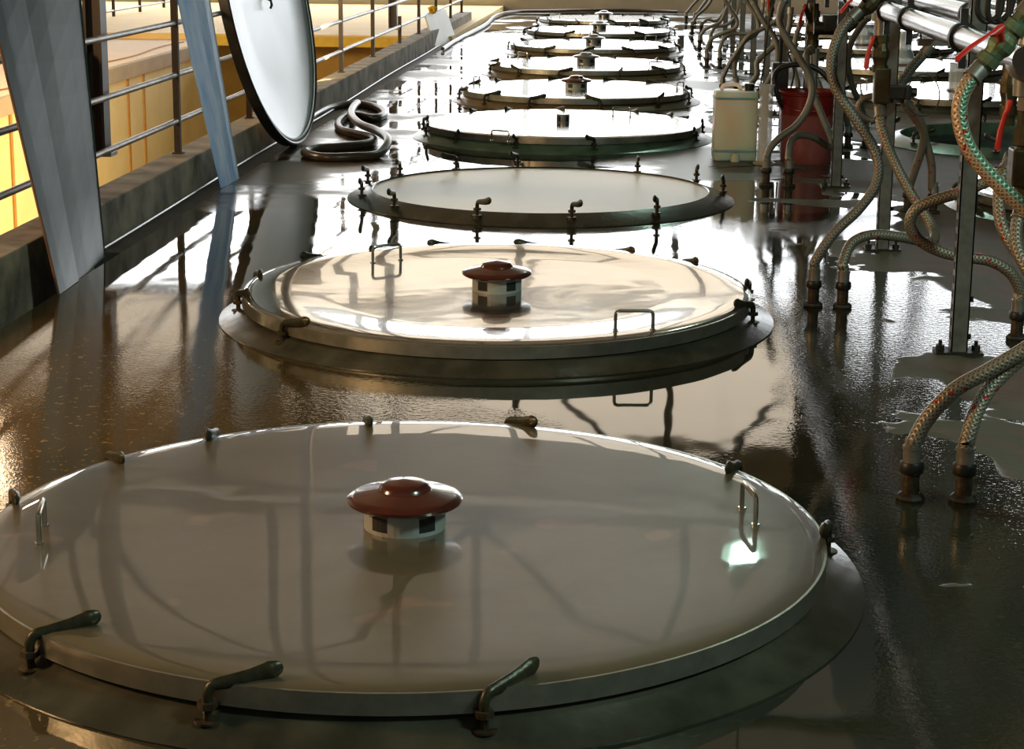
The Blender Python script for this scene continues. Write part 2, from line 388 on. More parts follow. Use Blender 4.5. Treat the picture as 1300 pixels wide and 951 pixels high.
# wavy ochre strip of sealant lying along the walkway edge
bm = B(); tube(bm, [(-5.78-.05*math.sin(y*1.7), y, .004) for y in [6+i*.3 for i in range(61)]], .012, 6); struct(build('trim_3', bm, M['seam']), 'wavy ochre sealant line on the walkway beyond the pit')
# end wall: plinth, daylight windows, cream cladding with an added glow, steel frame
bm = B(); box(bm, -13, 9, HALL_Y, HALL_Y+.25, -.25, .34); wb = struct(build('wall_back', bm, M['plinth']))
bm = B(); box(bm, -13, 9, HALL_Y+.02, HALL_Y+.25, 5.1, 5.4); struct(build('wall_back_band', bm, M['truss']))
wins = [(-13 + 2.75*i, -13+2.75*(i+1)) for i in range(8)]
for i, (a, b_) in enumerate(wins):
    bm = B(); box(bm, a+.05, b_-.05, HALL_Y+.10, HALL_Y+.13, .38, 5.1); p = struct(build('window_%d' % (i+1), bm, M['window_glow']))
    bm = B()
    for (x0, x1, z0, z1) in ((a, a+.06, .34, 5.1), (b_-.06, b_, .34, 5.1), (a, b_, .34, .42), (a, b_, 5.02, 5.1), (a, b_, 2.66, 2.71)):
        box(bm, x0, x1, HALL_Y+.03, HALL_Y+.10, z0, z1)
    build('window_frame', bm, M['frame'], p)
bm = B(); box(bm, -13, -5.3, HALL_Y+.1, HALL_Y+.2, 6.5, 7.9); struct(build('wall_back_boarding', bm, M['ceiling']))
bm = B(); box(bm, -5.3, 3.0, HALL_Y+.1, HALL_Y+.16, 5.4, 7.9); box(bm, -13, -5.3, HALL_Y+.1, HALL_Y+.16, 5.4, 6.5); struct(build('wall_back_cladding', bm, M['cream_glow']), 'cream cladding with an added glow above the end windows')  # made to glow by itself, cut lower at left to dim reflections
bm = B(); box(bm, -13, 3.0, HALL_Y+.1, HALL_Y+.2, 7.9, 9.0); struct(build('wall_back_gable', bm, M['ceiling']))
bm = B(); box(bm, 3.0, 9.0, HALL_Y+.1, HALL_Y+.2, 5.4, 9.0); struct(build('wall_back_panel', bm, M['dark_wall']))
bm = B(); box(bm, -13.2, -13, -4, HALL_Y+.25, -.25, 9.0); struct(build('wall_left', bm, M['wall']))
bm = B(); box(bm, 9, 9.2, -4, HALL_Y+.25, -.25, 9.0); struct(build('wall_right', bm, M['dark_wall']))
bm = B(); box(bm, -13.2, 3.0, -4, HALL_Y+.25, 9.0, 9.15); struct(build('ceiling', bm, M['ceiling']))
bm = B(); box(bm, 3.0, 9.2, -4, HALL_Y+.25, 9.0, 9.15); struct(build('ceiling_right', bm, M['dark_wall']))
def truss(y, label, z0=5.55, z1=8.7):
    t = thing('roof_truss', label, 'truss', (0, y, 0), 0, 'steel roof trusses')
    for z in (z0, z1):
        bm = B(); barbox(bm, (-12.9, 0, z), (8.9, 0, z), .14, .16); build('chord', bm, M['truss'], t)
    k = 0; x = -12.9
    while x < 8.8:
        bm = B(); barbox(bm, (x, 0, z0+.05), (x, 0, z1-.05), .10, .12); build('upright', bm, M['truss'], t)
        bm = B(); s = (x, 0, z0+.05); e = (x+2.72, 0, z1-.05)
        if k % 2: s, e = (x, 0, z1-.05), (x+2.72, 0, z0+.05)
        barbox(bm, s, e, .09, .10); build('brace', bm, M['truss'], t); x += 2.72; k += 1
    return t
truss(32.2, 'dark steel truss before the cream cladding at the far end')
truss(24.0, 'dark steel truss nearer the camera, above the middle tanks', 6.4, 8.9)

# ------------------------------------------------------------------ curb, railing and columns on the left
bm = B(); box(bm, -2.72, -2.53, -2, 28.9, -.24, .20, .008); cb = build('concrete_curb', bm, M['curb'])
tag(cb, 'long stained concrete curb carrying the near railing beside the wet floor', 'curb')
bm = B(); tube(bm, [(-2.505+.01*math.sin(y*.9), y, .012 if y > 8.2 else -.2) for y in [8.3+i*.5 for i in range(40)]], .007, 6)
sl = build('seal_strip', bm, M['flash']); tag(sl, 'silvery seal strip along the foot of the concrete curb', 'strip')
bm = B(); box(bm, -2.53, -2.40, 8.6, 29, -.25, .0); struct(build('floor_gutter_fill', bm, M['curb_dark']))

rail = thing('railing', 'steel railing with pipe rails standing on the concrete curb', 'railing', (-2.655, 10, .2))
posty = [2.6, 4.65, 6.7, 8.75, 10.81, 12.86, 14.9, 16.94, 18.99, 23.01, 24.97, 26.92, 28.6]
for y in posty:
    bm = B(); box(bm, -.018, .018, y-10-.018, y-10+.018, 0, 1.05); box(bm, -.03, .03, y-10-.03, y-10+.03, 0, .008); build('post', bm, M['post_dark'], rail)
for z in (.19, .455, .75, 1.05):
    bm = B(); tube(bm, [(.0, y-10, z) for y in (2, 15, 28.7)], .0165, 10); build('rail', bm, M['rail'], rail, True)
def column(y, label, foot=True):
    t = thing('roof_column', label, 'column', (-2.655, y, .2), 0, 'brown steel columns along the railing')
    bm = B(); box(bm, -.10, -.085, -.055, .055, .17, 8.8); box(bm, -.025, -.01+.0, -.055, .055, .17, 8.8); box(bm, -.085, -.025, -.006, .006, .17, 8.8)
    for v in bm.verts: v.co.x -= .02
    build('shaft', bm, M['column'], t)
    if foot: bm = B(); box(bm, -.018, .018, -.02, .02, 0, .30); build('foot_post', bm, M['post_dark'], t)
    bm = B(); box(bm, -.12, -.0, -.06, .06, .15, .17); build('end_plate', bm, M['rail'], t)
    return t
column(9.46, foot=False, label='dark brown steel column rising behind the leaning grey sheet')
column(15.3, 'dark brown steel column rising behind the leaning round lid')
column(21.16, 'dark brown steel column farthest along the railing')
far = thing('railing', 'thin railing on the grey gallery far beyond the pit', 'railing', (-7.97, 20, .02))
for y in [8.5+1.55*i for i in range(16)]:
    bm = B(); box(bm, -.02, .02, y-20-.02, y-20+.02, 0, 1.0); build('post', bm, M['post_dark'], far)
for z in (.15, .55, 1.0):
    bm = B(); rod(bm, (0, -13, z), (0, 13, z), .018, 8); build('rail', bm, M['rail'], far)
bm = B(); tube(bm, spline([(-9.3, 19.6, .05), (-8.7, 20, .05), (-8.3, 20.6, .06), (-8.4, 21.6, .2), (-8.8, 22.5, .6), (-9.2, 23.5, 1.1)], 8), .03, 8)
tag(build('red_hose', bm, M['orange'], None, True), 'dull red hose hanging on the gallery beyond the pit', 'hose')
bm = B(); box(bm, -2.84, -2.80, 9.0, 9.42, -3.4, .9); tag(build('orange_panel', bm, M['orange']), 'narrow orange panel edge behind the leaning grey sheet', 'panel')

# ------------------------------------------------------------------ leaning sheets and the stored lid
def leaning(name, bl, br, tl, tr, thick, mats, label, cat, folds=None, ext=1.7):
    """sheet standing on its bottom edge bl-br and leaning to tl-tr; folds: fractions across with offsets"""
    bl, br, tl, tr = map(Vector, (bl, br, tl, tr))
    tl = bl+(tl-bl)*ext; tr = br+(tr-br)*ext
    nrm = (br-bl).cross(tl-bl).normalized()
    if nrm.x < 0: nrm = -nrm
    root = thing(name, label, cat, bl)
    folds = folds or [(0, 0), (1, 0)]
    bm = B(); fr = []; bk = []
    N = 10
    for j in range(N+1):
        t = j/N
        fr.append([bm.verts.new(bl.lerp(tl, t).lerp(br.lerp(tr, t), f)+nrm*o-bl) for f, o in folds])
        bk.append([bm.verts.new(bl.lerp(tl, t).lerp(br.lerp(tr, t), f)+nrm*(o-thick)-bl) for f, o in folds])
    K = len(folds)
    for j in range(N):
        for i in range(K-1):
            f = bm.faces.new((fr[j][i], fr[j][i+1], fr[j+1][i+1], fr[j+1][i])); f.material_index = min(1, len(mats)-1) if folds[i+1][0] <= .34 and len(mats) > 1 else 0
            bm.faces.new((bk[j][i+1], bk[j][i], bk[j+1][i], bk[j+1][i+1]))
        for a in (0, K-1): bm.faces.new((fr[j][a], fr[j+1][a], bk[j+1][a], bk[j][a]))
    for j in (0, N):
        for i in range(K-1): bm.faces.new((fr[j][i], fr[j][i+1], bk[j][i+1], bk[j][i]))
    bmesh.ops.recalc_face_normals(bm, faces=bm.faces)
    build('panel', bm, mats, root)
    return root, bl, br, tl, tr, nrm
Bl, Br = at(75, 374), at(133, 326); 
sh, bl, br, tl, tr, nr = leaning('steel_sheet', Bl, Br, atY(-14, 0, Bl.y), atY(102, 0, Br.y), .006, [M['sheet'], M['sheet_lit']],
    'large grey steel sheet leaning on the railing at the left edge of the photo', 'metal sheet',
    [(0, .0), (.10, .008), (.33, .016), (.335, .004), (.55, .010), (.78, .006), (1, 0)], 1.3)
bm = B(); rod(bm, (0, -.004, 0), tl-bl+Vector((0, -.004, 0)), .006, 6); build('rusty_edge', bm, M['rustedge'], sh)
bm = B(); rod(bm, br-bl, tr-bl, .005, 6); build('folded_edge', bm, M['sheet_lit'], sh)
Bl, Br = at(281, 239), at(303, 227)
sh, bl, br, tl, tr, nr = leaning('blue_sheet', Bl, Br, atY(226, 0, Bl.y), atY(266, 0, Br.y+.12), .006, [M['blue']],
    'narrow blue and white metal sheet leaning against the railing', 'metal sheet', [(0, 0), (.3, .006), (.5, .009), (.55, -.004), (.8, .006), (1, 0)], 1.5)
bm = B(); rod(bm, br-bl, tr-bl, .004, 6); build('torn_film_edge', bm, M['board'], sh)

def frame_from(z, ref):
    z = z.normalized(); x = (ref-z*ref.dot(z)).normalized(); y = z.cross(x)
    return x, y, z
bot = Vector((-2.345, 13.0, .012)); lean = math.radians(11.0)
nv = Vector((math.cos(lean), -.075, math.sin(lean))).normalized()
x, y, z = frame_from(nv, Vector((0, 0, 1)))
cen = bot + x*.995
T = Matrix(((x.x, y.x, z.x, 0), (x.y, y.y, z.y, 0), (x.z, y.z, z.z, 0), (0, 0, 0, 1)))
dl = thing('tank_hatch', 'round tank lid standing on edge against the railing, pale underside showing', 'lid', cen)
bm = B(); lathe(bm, [(0, -.03), (.55, -.028), (.93, -.012), (.955, .0)], 96, T); build('underside', bm, M['disc'], dl, True)
bm = B(); lathe(bm, [(.95, -.045), (.95, .008), (.965, .012), (.98, .008), (.985, -.045)], 96, T, True); build('rim_band', bm, M['disc_edge'], dl, True)
bm = B(); lathe(bm, [(.976, -.02), (.978, .016), (.988, .02), (.998, .012), (.998, -.05), (.978, -.05)], 96, T, True); build('rubber_gasket', bm, M['rubber'], dl, True)
bm = B(); lathe(bm, [(0, -.07), (.6, -.075), (.95, -.045)], 96, T); build('outer_face', bm, M['lid_rim'], dl, True)
bm = B(); tube(bm, [T @ Vector(p) for p in ((.03, .02, -.02), (.0, .0, .012), (-.03, .01, .016), (-.05, .0, .0))], .009, 8); build('latch_hook', bm, M['brass'], dl)

# white board leaning on the curb at the far end
Bl, Br = at(553, 60), at(580, 52)
sh, bl, br, tl, tr, nr = leaning('white_board', Bl, Br, atY(540, 19, Bl.y), atY(566, 11, Br.y), .02, [M['board']], 'small white board leaning on the concrete curb far down the row', 'board', None, 1.0)
bm = B(); p0 = tl.lerp(tr, .35)
for k in range(6):
    a = k*1.05; tube(bm, [p0+Vector((0, 0, .03)), p0+Vector((.03*math.cos(a), .05*math.sin(a), .06)), p0+Vector((.06*math.cos(a), .11*math.sin(a), .05-.02*(k % 3)))], [.03, .025, .014], 7)
bmesh.ops.create_icosphere(bm, subdivisions=2, radius=.055, matrix=Matrix.Translation(p0+Vector((0, 0, .035))))
tag(build('yellow_glove', bm, M['glove'], None, True), 'crumpled yellow glove on top of the white board', 'glove')

# hoses on the floor
def cr(x, y): return at(380+x/3.095, y/3.095, .028)
pts = [cr(*p) for p in ((36, 470), (70, 445), (130, 420), (220, 408), (300, 420), (335, 445), (300, 464), (240, 455), (190, 458), (155, 482), (165, 510), (230, 528), (290, 545), (270, 565), (150, 578), (60, 585), (22, 600), (90, 618), (220, 616), (310, 606), (348, 582), (310, 545), (240, 515), (205, 480), (210, 450), (228, 428))]
pts = [p + Vector((0, 0, .0 if i < 20 else .05)) for i, p in enumerate(pts)]
bm = B(); tube(bm, spline(pts, 7), .030, 10)
tag(build('coiled_hose', bm, M['rubber_brown'], None, True), 'thick black and brown hose looped on the floor below the round lid', 'hose')
pts = [at(*p, .03) for p in ((562, 62), (574, 54), (590, 45), (604, 38), (618, 30), (630, 20), (650, 15), (690, 14), (740, 13), (800, 13), (860, 15))]
bm = B(); tube(bm, spline(pts, 5), .025, 8)
tag(build('long_hose', bm, M['rubber_brown'], None, True), 'long grey hose running from the white board to the end wall', 'hose')

# ------------------------------------------------------------------ tanks, lids, clamps
def clamp_proto():
    t = B(); rod(t, (0, 0, 0), (0, 0, .075), .009, 8); hexnut(t, 0, 0, .002, .016, .019); hexnut(t, 0, 0, .045, .058, .020); lathe(t, [(0, .016), (.026, .016), (.026, .021), (0, .021)], 14)
    return t
me_stud = build('clamp', clamp_proto(), M['clamp_stud'], None, True)
bm = B(); pth = spline([(0, 0, .052), (.001, 0, .074), (.012, 0, .090), (.04, 0, .094), (.085, 0, .101), (.122, 0, .111), (.136, 0, .116), (.142, 0, .1185), (.145, 0, .1195)], 4)
m_ = len(pth); rr = [.010+.005*min(1, i/m_*1.3) for i in range(m_)]; rr = [r*math.sqrt(max(.02, min(1, (.1465-p.x)/.024))) for r, p in zip(rr, pth)]
tube(bm, pth, rr, 10, squash=[(1+.55*min(1, max(0, i/m_-.2)*1.8), 1-.3*min(1, i/m_*1.2)) for i in range(m_)])
me_lever = build('lever', bm, M['clamp'], me_stud, True)
CL_USED = [False]
def clamp(parent, x, y, z, rz, s=1.0):
    if not CL_USED[0]:
        CL_USED[0] = True; c = me_stud; lv = me_lever
    else:
        c = me_stud.copy(); COL.objects.link(c); lv = me_lever.copy(); COL.objects.link(lv); lv.parent = c
    c.parent = parent; c.location = (x, y, z); c.rotation_euler = (0, 0, rz); c.scale = (s, s, s)
# vent protos
def vent(parent, x, y, z, kind, brown):
    base = B(); n = 40; r0 = .098
    cap = M['cap'] if brown else M['vent_metal']; bas = M['vent'] if brown else M['vent_metal']
    rings = []
    for zz in (0, .012, .048, .062):
        rings.append([base.verts.new((r0*math.cos(2*PI*i/n), r0*math.sin(2*PI*i/n), zz)) for i in range(n)])
    for k in range(3):
        for i in range(n):
            f = base.faces.new((rings[k][i], rings[k][(i+1) % n], rings[k+1][(i+1) % n], rings[k+1][i]))
            if k == 1 and (i % 8) in (1, 2, 3): f.material_index = 1
    base.faces.new(rings[-1])
    v = build('vent', base, [bas, M['vent_dark']], parent, False, (x, y, z))
    if kind == 'short': 
        for vv in v.data.vertices: vv.co.x *= .5; vv.co.y *= .5
        return v
    bm = B(); lathe(bm, [(.0, .060), (.128, .060), (.137, .066), (.139, .073), (.133, .079), (.118, .084), (.07, .094), (.064, .096), (.061, .102), (.055, .110), (.04, .114), (.018, .117), (0, .120)], 56)
    build('vent_cap', bm, cap, v, True); return v
def ubar(parent, x, y, z, rz, L=.135, h=.07):
    bm = B(); pts = [(0, -L/2, -.012), (0, -L/2, h-.014), (0, -L/2+.004, h-.004), (0, -L/2+.014, h), (0, L/2-.014, h), (0, L/2-.004, h-.004), (0, L/2, h-.014), (0, L/2, -.012)]
    tube(bm, pts, .0062, 8)
    for s in (-1, 1): lathe(bm, [(0, 0), (.011, 0), (.011, .004), (0, .004)], 12, Matrix.Translation((0, s*L/2, 0)))
    o = build('handle', bm, M['wire'], parent, True, (x, y, z)); o.rotation_euler = (0, 0, rz); return o
DISH = {'flat': [(0, .1075), (.5, .1075), (.75, .1085), (.92, .1105), (.955, .1092), (.985, .1068), (1.0, .103)],
        'dished': [(0, .097), (.66, .097), (.72, .099), (.82, .104), (.91, .1085), (.95, .1090), (.975, .1075), (.992, .106), (1.0, .102)]}
def lid_z(r, pr=DISH['flat']):
    for (a, za), (b, zb) in zip(pr, pr[1:]):
        if r <= b: return za+(zb-za)*(r-a)/(b-a)
    return .1
def make_lid(cx, cy, label, mat, handles, ventkind='full', brown=True, drop=0., dish='flat', tilt=0):
    t = thing('tank_hatch', label, 'lid', (cx, cy, drop+(.006 if tilt else 0)), 0, 'steel lids clamped on the tanks'); t.rotation_euler.x = math.radians(tilt)
    bm = B(); lathe(bm, DISH[dish], 128)
    build('lid_plate', bm, mat, t, True)
    bm = B(); lathe(bm, [(.975, .058), (1.004, .058), (1.004, .1035), (.985, .1035)], 128, None, True)
    build('rim_band', bm, M['lid_rim'], t, True)
    for (hx, hy, rz) in handles: ubar(t, hx, hy, lid_z(math.hypot(hx, hy), DISH[dish]), rz)
    if ventkind: vent(t, 0, 0, DISH[dish][0][1]-.002, ventkind, brown)
    return t
def make_tank(cx, cy, label, mat, clamps, openr=None, liquid=None, inner=.99):
    t = thing('tank_flange', label, 'tank', (cx, cy, 0), 0, 'round tank mouths set in the floor')
    bm = B()
    if openr: lathe(bm, [(openr+.13, -.03), (openr+.14, .004), (openr+.08, .030), (openr+.012, .052), (openr, .056), (openr-.006, .050), (openr-.008, -.03)], 112, None, True)
    else: lathe(bm, [(1.09, -.03), (1.095, .004), (1.05, .020), (1.0, .044), (.985, .056), (.95, .056), (.95, -.03)], 112, None, True)
    build('flange', bm, mat, t, True)
    for (x_, y_, rz) in clamps: clamp(t, x_, y_, .012 if not openr else .025, rz)
    return t
def clamps_px(cx, cy, lst, rad=1.04):
    out = []
    for (u, v, u2, v2) in lst:
        b = at(u, v, .03); d = Vector((b.x-cx, b.y-cy)); d = d.normalized()*min(max(d.length, rad-.02), rad+.01)
        tp = at(u2, v2, .14); rz = math.atan2(tp.y-cy-d.y, tp.x-cx-d.x)
        out.append((d.x, d.y, rz))
    return out
def clamps_ring(n, off, seed, rad=1.035):
    r = random.Random(seed); out = []
    for k in range(n):
        a = off+2*PI*k/n+r.uniform(-.05, .05)
        out.append((rad*math.cos(a), rad*math.sin(a), a+PI+r.choice((-1, 1))*r.uniform(.5, 1.5)))
    return out
def handles_px(cx, cy, lst):
    out = []
    for (ua, va, ub, vb) in lst:
        a, b = at(ua, va, .112), at(ub, vb, .112); m = (a+b)/2
        out.append((m.x-cx, m.y-cy, math.atan2(b.y-a.y, b.x-a.x)-PI/2))
    return out
c1, c2, c3, c4 = (-.535, 4.32), (-.54, 7.36), (-.537, 10.66), (-.537, 13.80)
K = {}
K[1] = clamps_px(*c1, [(95, 598, 146, 568), (-12, 656, 26, 648), (62, 842, 121, 775), (300, 885, 372, 838), (600, 895, 655, 843), (258, 568, 262, 548), (462, 552, 470, 530), (657, 548, 695, 535), (980, 612, 918, 594), (1050, 700, 1040, 682)])
K[2] = clamps_px(*c2, [(317, 368, 344, 356), (318, 394, 350, 386), (396, 428, 436, 412), (366, 338, 354, 326), (446, 322, 462, 315), (714, 312, 682, 303), (828, 322, 800, 313), (918, 344, 896, 331), (960, 380, 948, 354), (934, 408, 898, 391), (560, 312, 530, 306)])
K[3] = clamps_px(*c3, [(452, 232, 450, 218), (461, 250, 456, 230), (491, 222, 501, 206), (564, 213, 545, 199), (654, 211, 632, 200), (827, 217, 811, 204), (889, 231, 886, 212), (918, 246, 917, 226), (826, 272, 822, 262), (723, 277, 753, 263), (610, 275, 640, 259), (514, 263, 487, 246)], 1.045)
K[4] = clamps_px(*c4, [(535, 163, 553, 150), (544, 172, 549, 160), (590, 180, 584, 165), (750, 187, 731, 174), (884, 178, 871, 167), (896, 167, 889, 157), (563, 147, 578, 141), (614, 141, 631, 137), (700, 139, 716, 134), (838, 147, 826, 141), (880, 155, 874, 148), (660, 186, 640, 178)])
specs = [
 (1, c1, 'dark painted flange of the nearest tank, at the bottom of the photo', M['flange']),
 (2, c2, 'dark flange standing in the puddle, second tank from the camera', M['flange']),
 (3, c3, 'olive flange around the open tank full of cloudy liquid', M['flange']),
 (4, c4, 'green verdigris flange of the tank beside the jerrycan', M['flange_green'])]
for i, c, lb, mt in specs:
    make_tank(*c, lb, mt, K[i], .955 if i == 3 else None)
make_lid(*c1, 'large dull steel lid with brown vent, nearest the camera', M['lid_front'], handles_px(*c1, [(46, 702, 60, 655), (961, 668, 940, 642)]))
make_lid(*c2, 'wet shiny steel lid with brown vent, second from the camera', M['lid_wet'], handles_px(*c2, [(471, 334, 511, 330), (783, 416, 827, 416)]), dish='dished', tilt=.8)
make_lid(*c4, 'bright steel lid with short vent stub beside the jerrycan', M['lid'], handles_px(*c4, [(622, 176, 648, 178), (777, 147, 801, 148)]), 'short', False)
names = ['fifth', 'sixth', 'seventh', 'eighth', 'farthest']
hang = [[(855, 116, 872, 113), (600, 108, 610, 106)], [(657, 74, 670, 75), (826, 87, 839, 87)], [(674, 60, 685, 61), (820, 52, 832, 52)], [(736, 43, 750, 43), (800, 35, 811, 35)], [(700, 24, 710, 24), (830, 24, 840, 24)]]
for k, (yy, nm) in enumerate(zip((16.7, 19.75, 23.0, 26.2, 29.4), names)):
    c = (ROW, yy)
    make_tank(*c, ('rust-stained flange of the %s tank in the left row' % nm) if k < 3 else ('grey flange of the %s tank in the left row' % nm), M['flange_brown'] if k < 3 else M['flange'], clamps_ring(12, .2+.13*k, 11+k))
    make_lid(*c, 'bright steel lid with %s vent, %s in the left row' % ('brown-topped' if k == 0 else 'grey metal', nm), M['lid'], handles_px(*c, hang[k]), 'full', k == 0)
# liquid in the open tank of the left row
bm = B(); lathe(bm, [(0, .046), (.5, .046), (.949, .046)], 96); o = build('cloudy_liquid', bm, M['milk'], None, True, (c3[0], c3[1], 0)); o.location.z = .0
tag(o, 'cloudy pale liquid filling the open tank to its rim', 'liquid')
# right row
rn = [(10.66, 'nearest'), (None, None), (17.0, 'below the front clear cup'), (20.2, 'below the middle clear cup'), (23.5, 'below the rear clear cup'), (26.6, 'second from the end wall'), (29.7, 'closest to the end wall')]
ot = make_tank(*OPEN2, 'green flange of the open dark tank behind the strut posts', M['flange_green'], clamps_ring(10, .5, 31, 1.0), .92)
bm = B(); lathe(bm, [(.915, .03), (.914, -1.2), (.95, -1.2), (.95, -.02)], 96, None, True); build('inner_shell', bm, M['tank_wall'], ot, True)
bm = B(); lathe(bm, [(0, -.075), (.912, -.075)], 96, Matrix.Translation((OPEN2[0], OPEN2[1], 0))); tag(build('dark_liquid', bm, M['dark_liquid']), 'dark liquid inside the open right-hand tank', 'liquid')
for k, (yy, nm) in enumerate(rn):
    if yy is None: continue
    make_tank(ROW2, yy, 'grey-green tank flange in the right row, %s' % nm, M['flange'], clamps_ring(12, .35+.1*k, 51+k))
    a = .6+.5*k
    make_lid(ROW2, yy, 'bright steel lid in the right row, %s' % nm, M['lid'], [(-.8, .25, .3), (.75, -.3, .3)], None)

# clear cups on right-row lids
def cup(cx, cy, label, kind):
    t = thing('vent_cup', label, 'cup', (cx, cy, .108), 0, 'clear plastic cups on the right row lids')
    if kind == 'cone': prof = [(.15, .0), (.145, .02), (.10, .12), (.085, .16), (.085, .34), (.078, .34), (.078, .16), (.094, .12), (.138, .02), (.142, 0)]
    else: prof = [(.125, 0), (.12, .02), (.12, .24), (.112, .24), (.112, .02), (.117, 0)]
    bm = B(); lathe(bm, prof, 40, None, True); build('bowl', bm, M['cup'], t, True)
    r = prof[0][0]; bm = B(); lathe(bm, [(r, 0), (r+.012, 0), (r+.012, .014), (r, .014)], 40, None, True); build('rim', bm, M['cup_rim'], t, True)
    bm = B(); rt_ = prof[3][0] if kind == 'cone' else .12; zt = .34 if kind == 'cone' else .24
    lathe(bm, [(.0, zt), (.085 if kind == 'cone' else .122, zt), (.085 if kind == 'cone' else .122, zt+.006), (0, zt+.006)], 40); build('top_disc', bm, M['cup_rim'] if kind != 'cone' else M['cup'], t)
cup(ROW2+.03, 17.0, 'clear smoky plastic cup behind the green-striped hose', 'cup')
cup(ROW2-.06, 20.2, 'clear funnel-shaped plastic cup under the polished pipe', 'cone')
cup(ROW2-.08, 23.5, 'clear plastic cup behind the tall brass valve', 'cup')

# ------------------------------------------------------------------ jerrycan, measuring cylinder, bucket
jc = at(932, 205, 0)
t = thing('jerrycan', 'pale translucent plastic jerrycan standing beside the red bucket', 'jerrycan', (jc.x, jc.y+.1, 0), .03)
bm = B(); box(bm, -.142, .142, -.11, .11, .0, .46, .022)
build('body', bm, M['jerry'], t, True)
for z0 in (.06, .405): bm = B(); box(bm, -.146, .146, -.113, .113, z0, z0+.014, .004); build('moulded_rib', bm, M['jerry'], t, True)
bm = B(); tube(bm, spline([(-.09, 0, .45), (-.085, 0, .485), (-.05, 0, .495), (.01, 0, .495), (.03, 0, .47), (.035, 0, .45)], 5), .013, 10); build('handle', bm, M['jerry'], t, True)
bm = B(); lathe(bm, [(0, .45), (.034, .45), (.034, .462), (.03, .464), (.03, .47), (.034, .472), (.034, .50), (.03, .504), (0, .504)], 24, Matrix.Translation((.09, 0, 0))); build('screw_cap', bm, M['black_plastic'], t, True)
bm = B(); lathe(bm, [(0, -.002), (.03, -.002), (.03, .03), (.022, .05), (0, .055)], 20, Matrix.Translation((.0, -.108, 0))); build('bottom_notch', bm, M['jerry_liquid'], t, True)
mc = at(970, 208, 0)
t = thing('measuring_cylinder', 'tall narrow clear plastic cylinder between jerrycan and bucket', 'cylinder', (mc.x, mc.y, 0))
bm = B(); lathe(bm, [(.046, .012), (.046, .50), (.052, .515), (.046, .512), (.041, .50), (.041, .012)], 32, None, True); build('tube', bm, M['cyl'], t, True)
bm = B(); lathe(bm, [(0, 0), (.075, 0), (.075, .008), (.05, .02), (0, .022)], 32); build('foot', bm, M['cyl_base'], t, True)
bm = B()
for k in range(14):
    box(bm, -.048, -.0475+.002, -.004, .004, .06+.03*k, .063+.03*k)
    box(bm, -.047, -.044, -.012 if k % 5 == 0 else -.006, .0, .06+.03*k, .063+.03*k)
build('graduation', bm, M['bolt'], t)
bc = at(1025, 209, 0)
t = thing('bucket', 'dark red plastic bucket standing behind the braided hoses', 'bucket', (bc.x, bc.y+.16, 0))
bm = B(); zs = [(.163, .0), (.166, .004), (.171, .10), (.176, .20), (.182, .315)]
lathe(bm, [(0, 0)]+zs+[(.178, .315), (.158, .02), (0, .02)], 48); build('body', bm, M['bucket'], t, True)
bm = B(); lathe(bm, [(.182, .314), (.188, .44), (.200, .445), (.202, .462), (.196, .47), (.188, .466), (.180, .44), (.176, .314)], 48, None, True); build('upper_band', bm, M['bucket_wet'], t, True)
bm = B(); tube(bm, spline([(.197, 0, .45), (.18, -.10, .40), (.10, -.19, .36), (0, -.215, .35), (-.10, -.19, .36), (-.18, -.10, .40), (-.197, 0, .45)], 5), .004, 6); build('bail_handle', bm, M['bucket_wet'], t, True)

# ------------------------------------------------------------------ pipe rack
def pipe(x, z, r, label, y0=3.2, y1=33, ringr=None, offs=0):
    t = thing('steel_pipe', label, 'pipe', (x, 0, z))
    bm = B(); tube(bm, [(0, y0+i*(y1-y0)/20, 0) for i in range(21)], r, 24); build('pipe_body', bm, M['chrome'], t, True)
    if ringr:
        for y in offs:
            bm = B(); T_ = Matrix.Translation((0, y, 0)) @ Matrix.Rotation(PI/2, 4, 'X') @ Matrix.Rotation(.12, 4, 'Y')
            lathe(bm, [(r+.001, -.011), (ringr, -.011), (ringr, .011), (r+.001, .011)], 28, T_, True)
            box(bm, -.012, .012, y-.010, y+.010, -ringr-.05, -ringr+.004); box(bm, -.012, .012, y-.010, y+.010, ringr-.004, ringr+.045)
            box(bm, ringr-.006, ringr+.026, y-.014, y+.014, -.016, .016)
            build('pipe_clamp', bm, M['ring'], t)
    return t
PZ = 1.185
pipe(1.045, 1.178, .038, 'polished steel pipe on the camera side of the strut posts', 5.22, 33, .049, [6.25, 7.49, 8.17, 9.5, 10.8, 12.2, 13.6, 15.0, 16.5, 18.0])
pipe(1.345, 1.178, .040, 'polished steel pipe on the far side of the strut posts', 3.4, 33, .051, [6.6, 7.9, 9.3, 10.9, 12.4, 14, 16])
pipe(1.53, PZ+.015, .022, 'thin polished steel pipe outermost on the rack', 3.4, 33, None)
posts = [4.7, 6.86, 9.10, 11.34, 13.5, 15.68, 17.86, 20.01, 22.25, 24.4, 26.6]
wh = ['off the right edge', 'nearest the camera in full view', 'behind the tall brass valve', 'right of the red bucket', 'behind the red bucket', 'left of the red bucket', 'behind the measuring cylinder', 'third beyond the red bucket', 'fourth beyond the red bucket', 'second from the end wall', 'closest to the end wall']
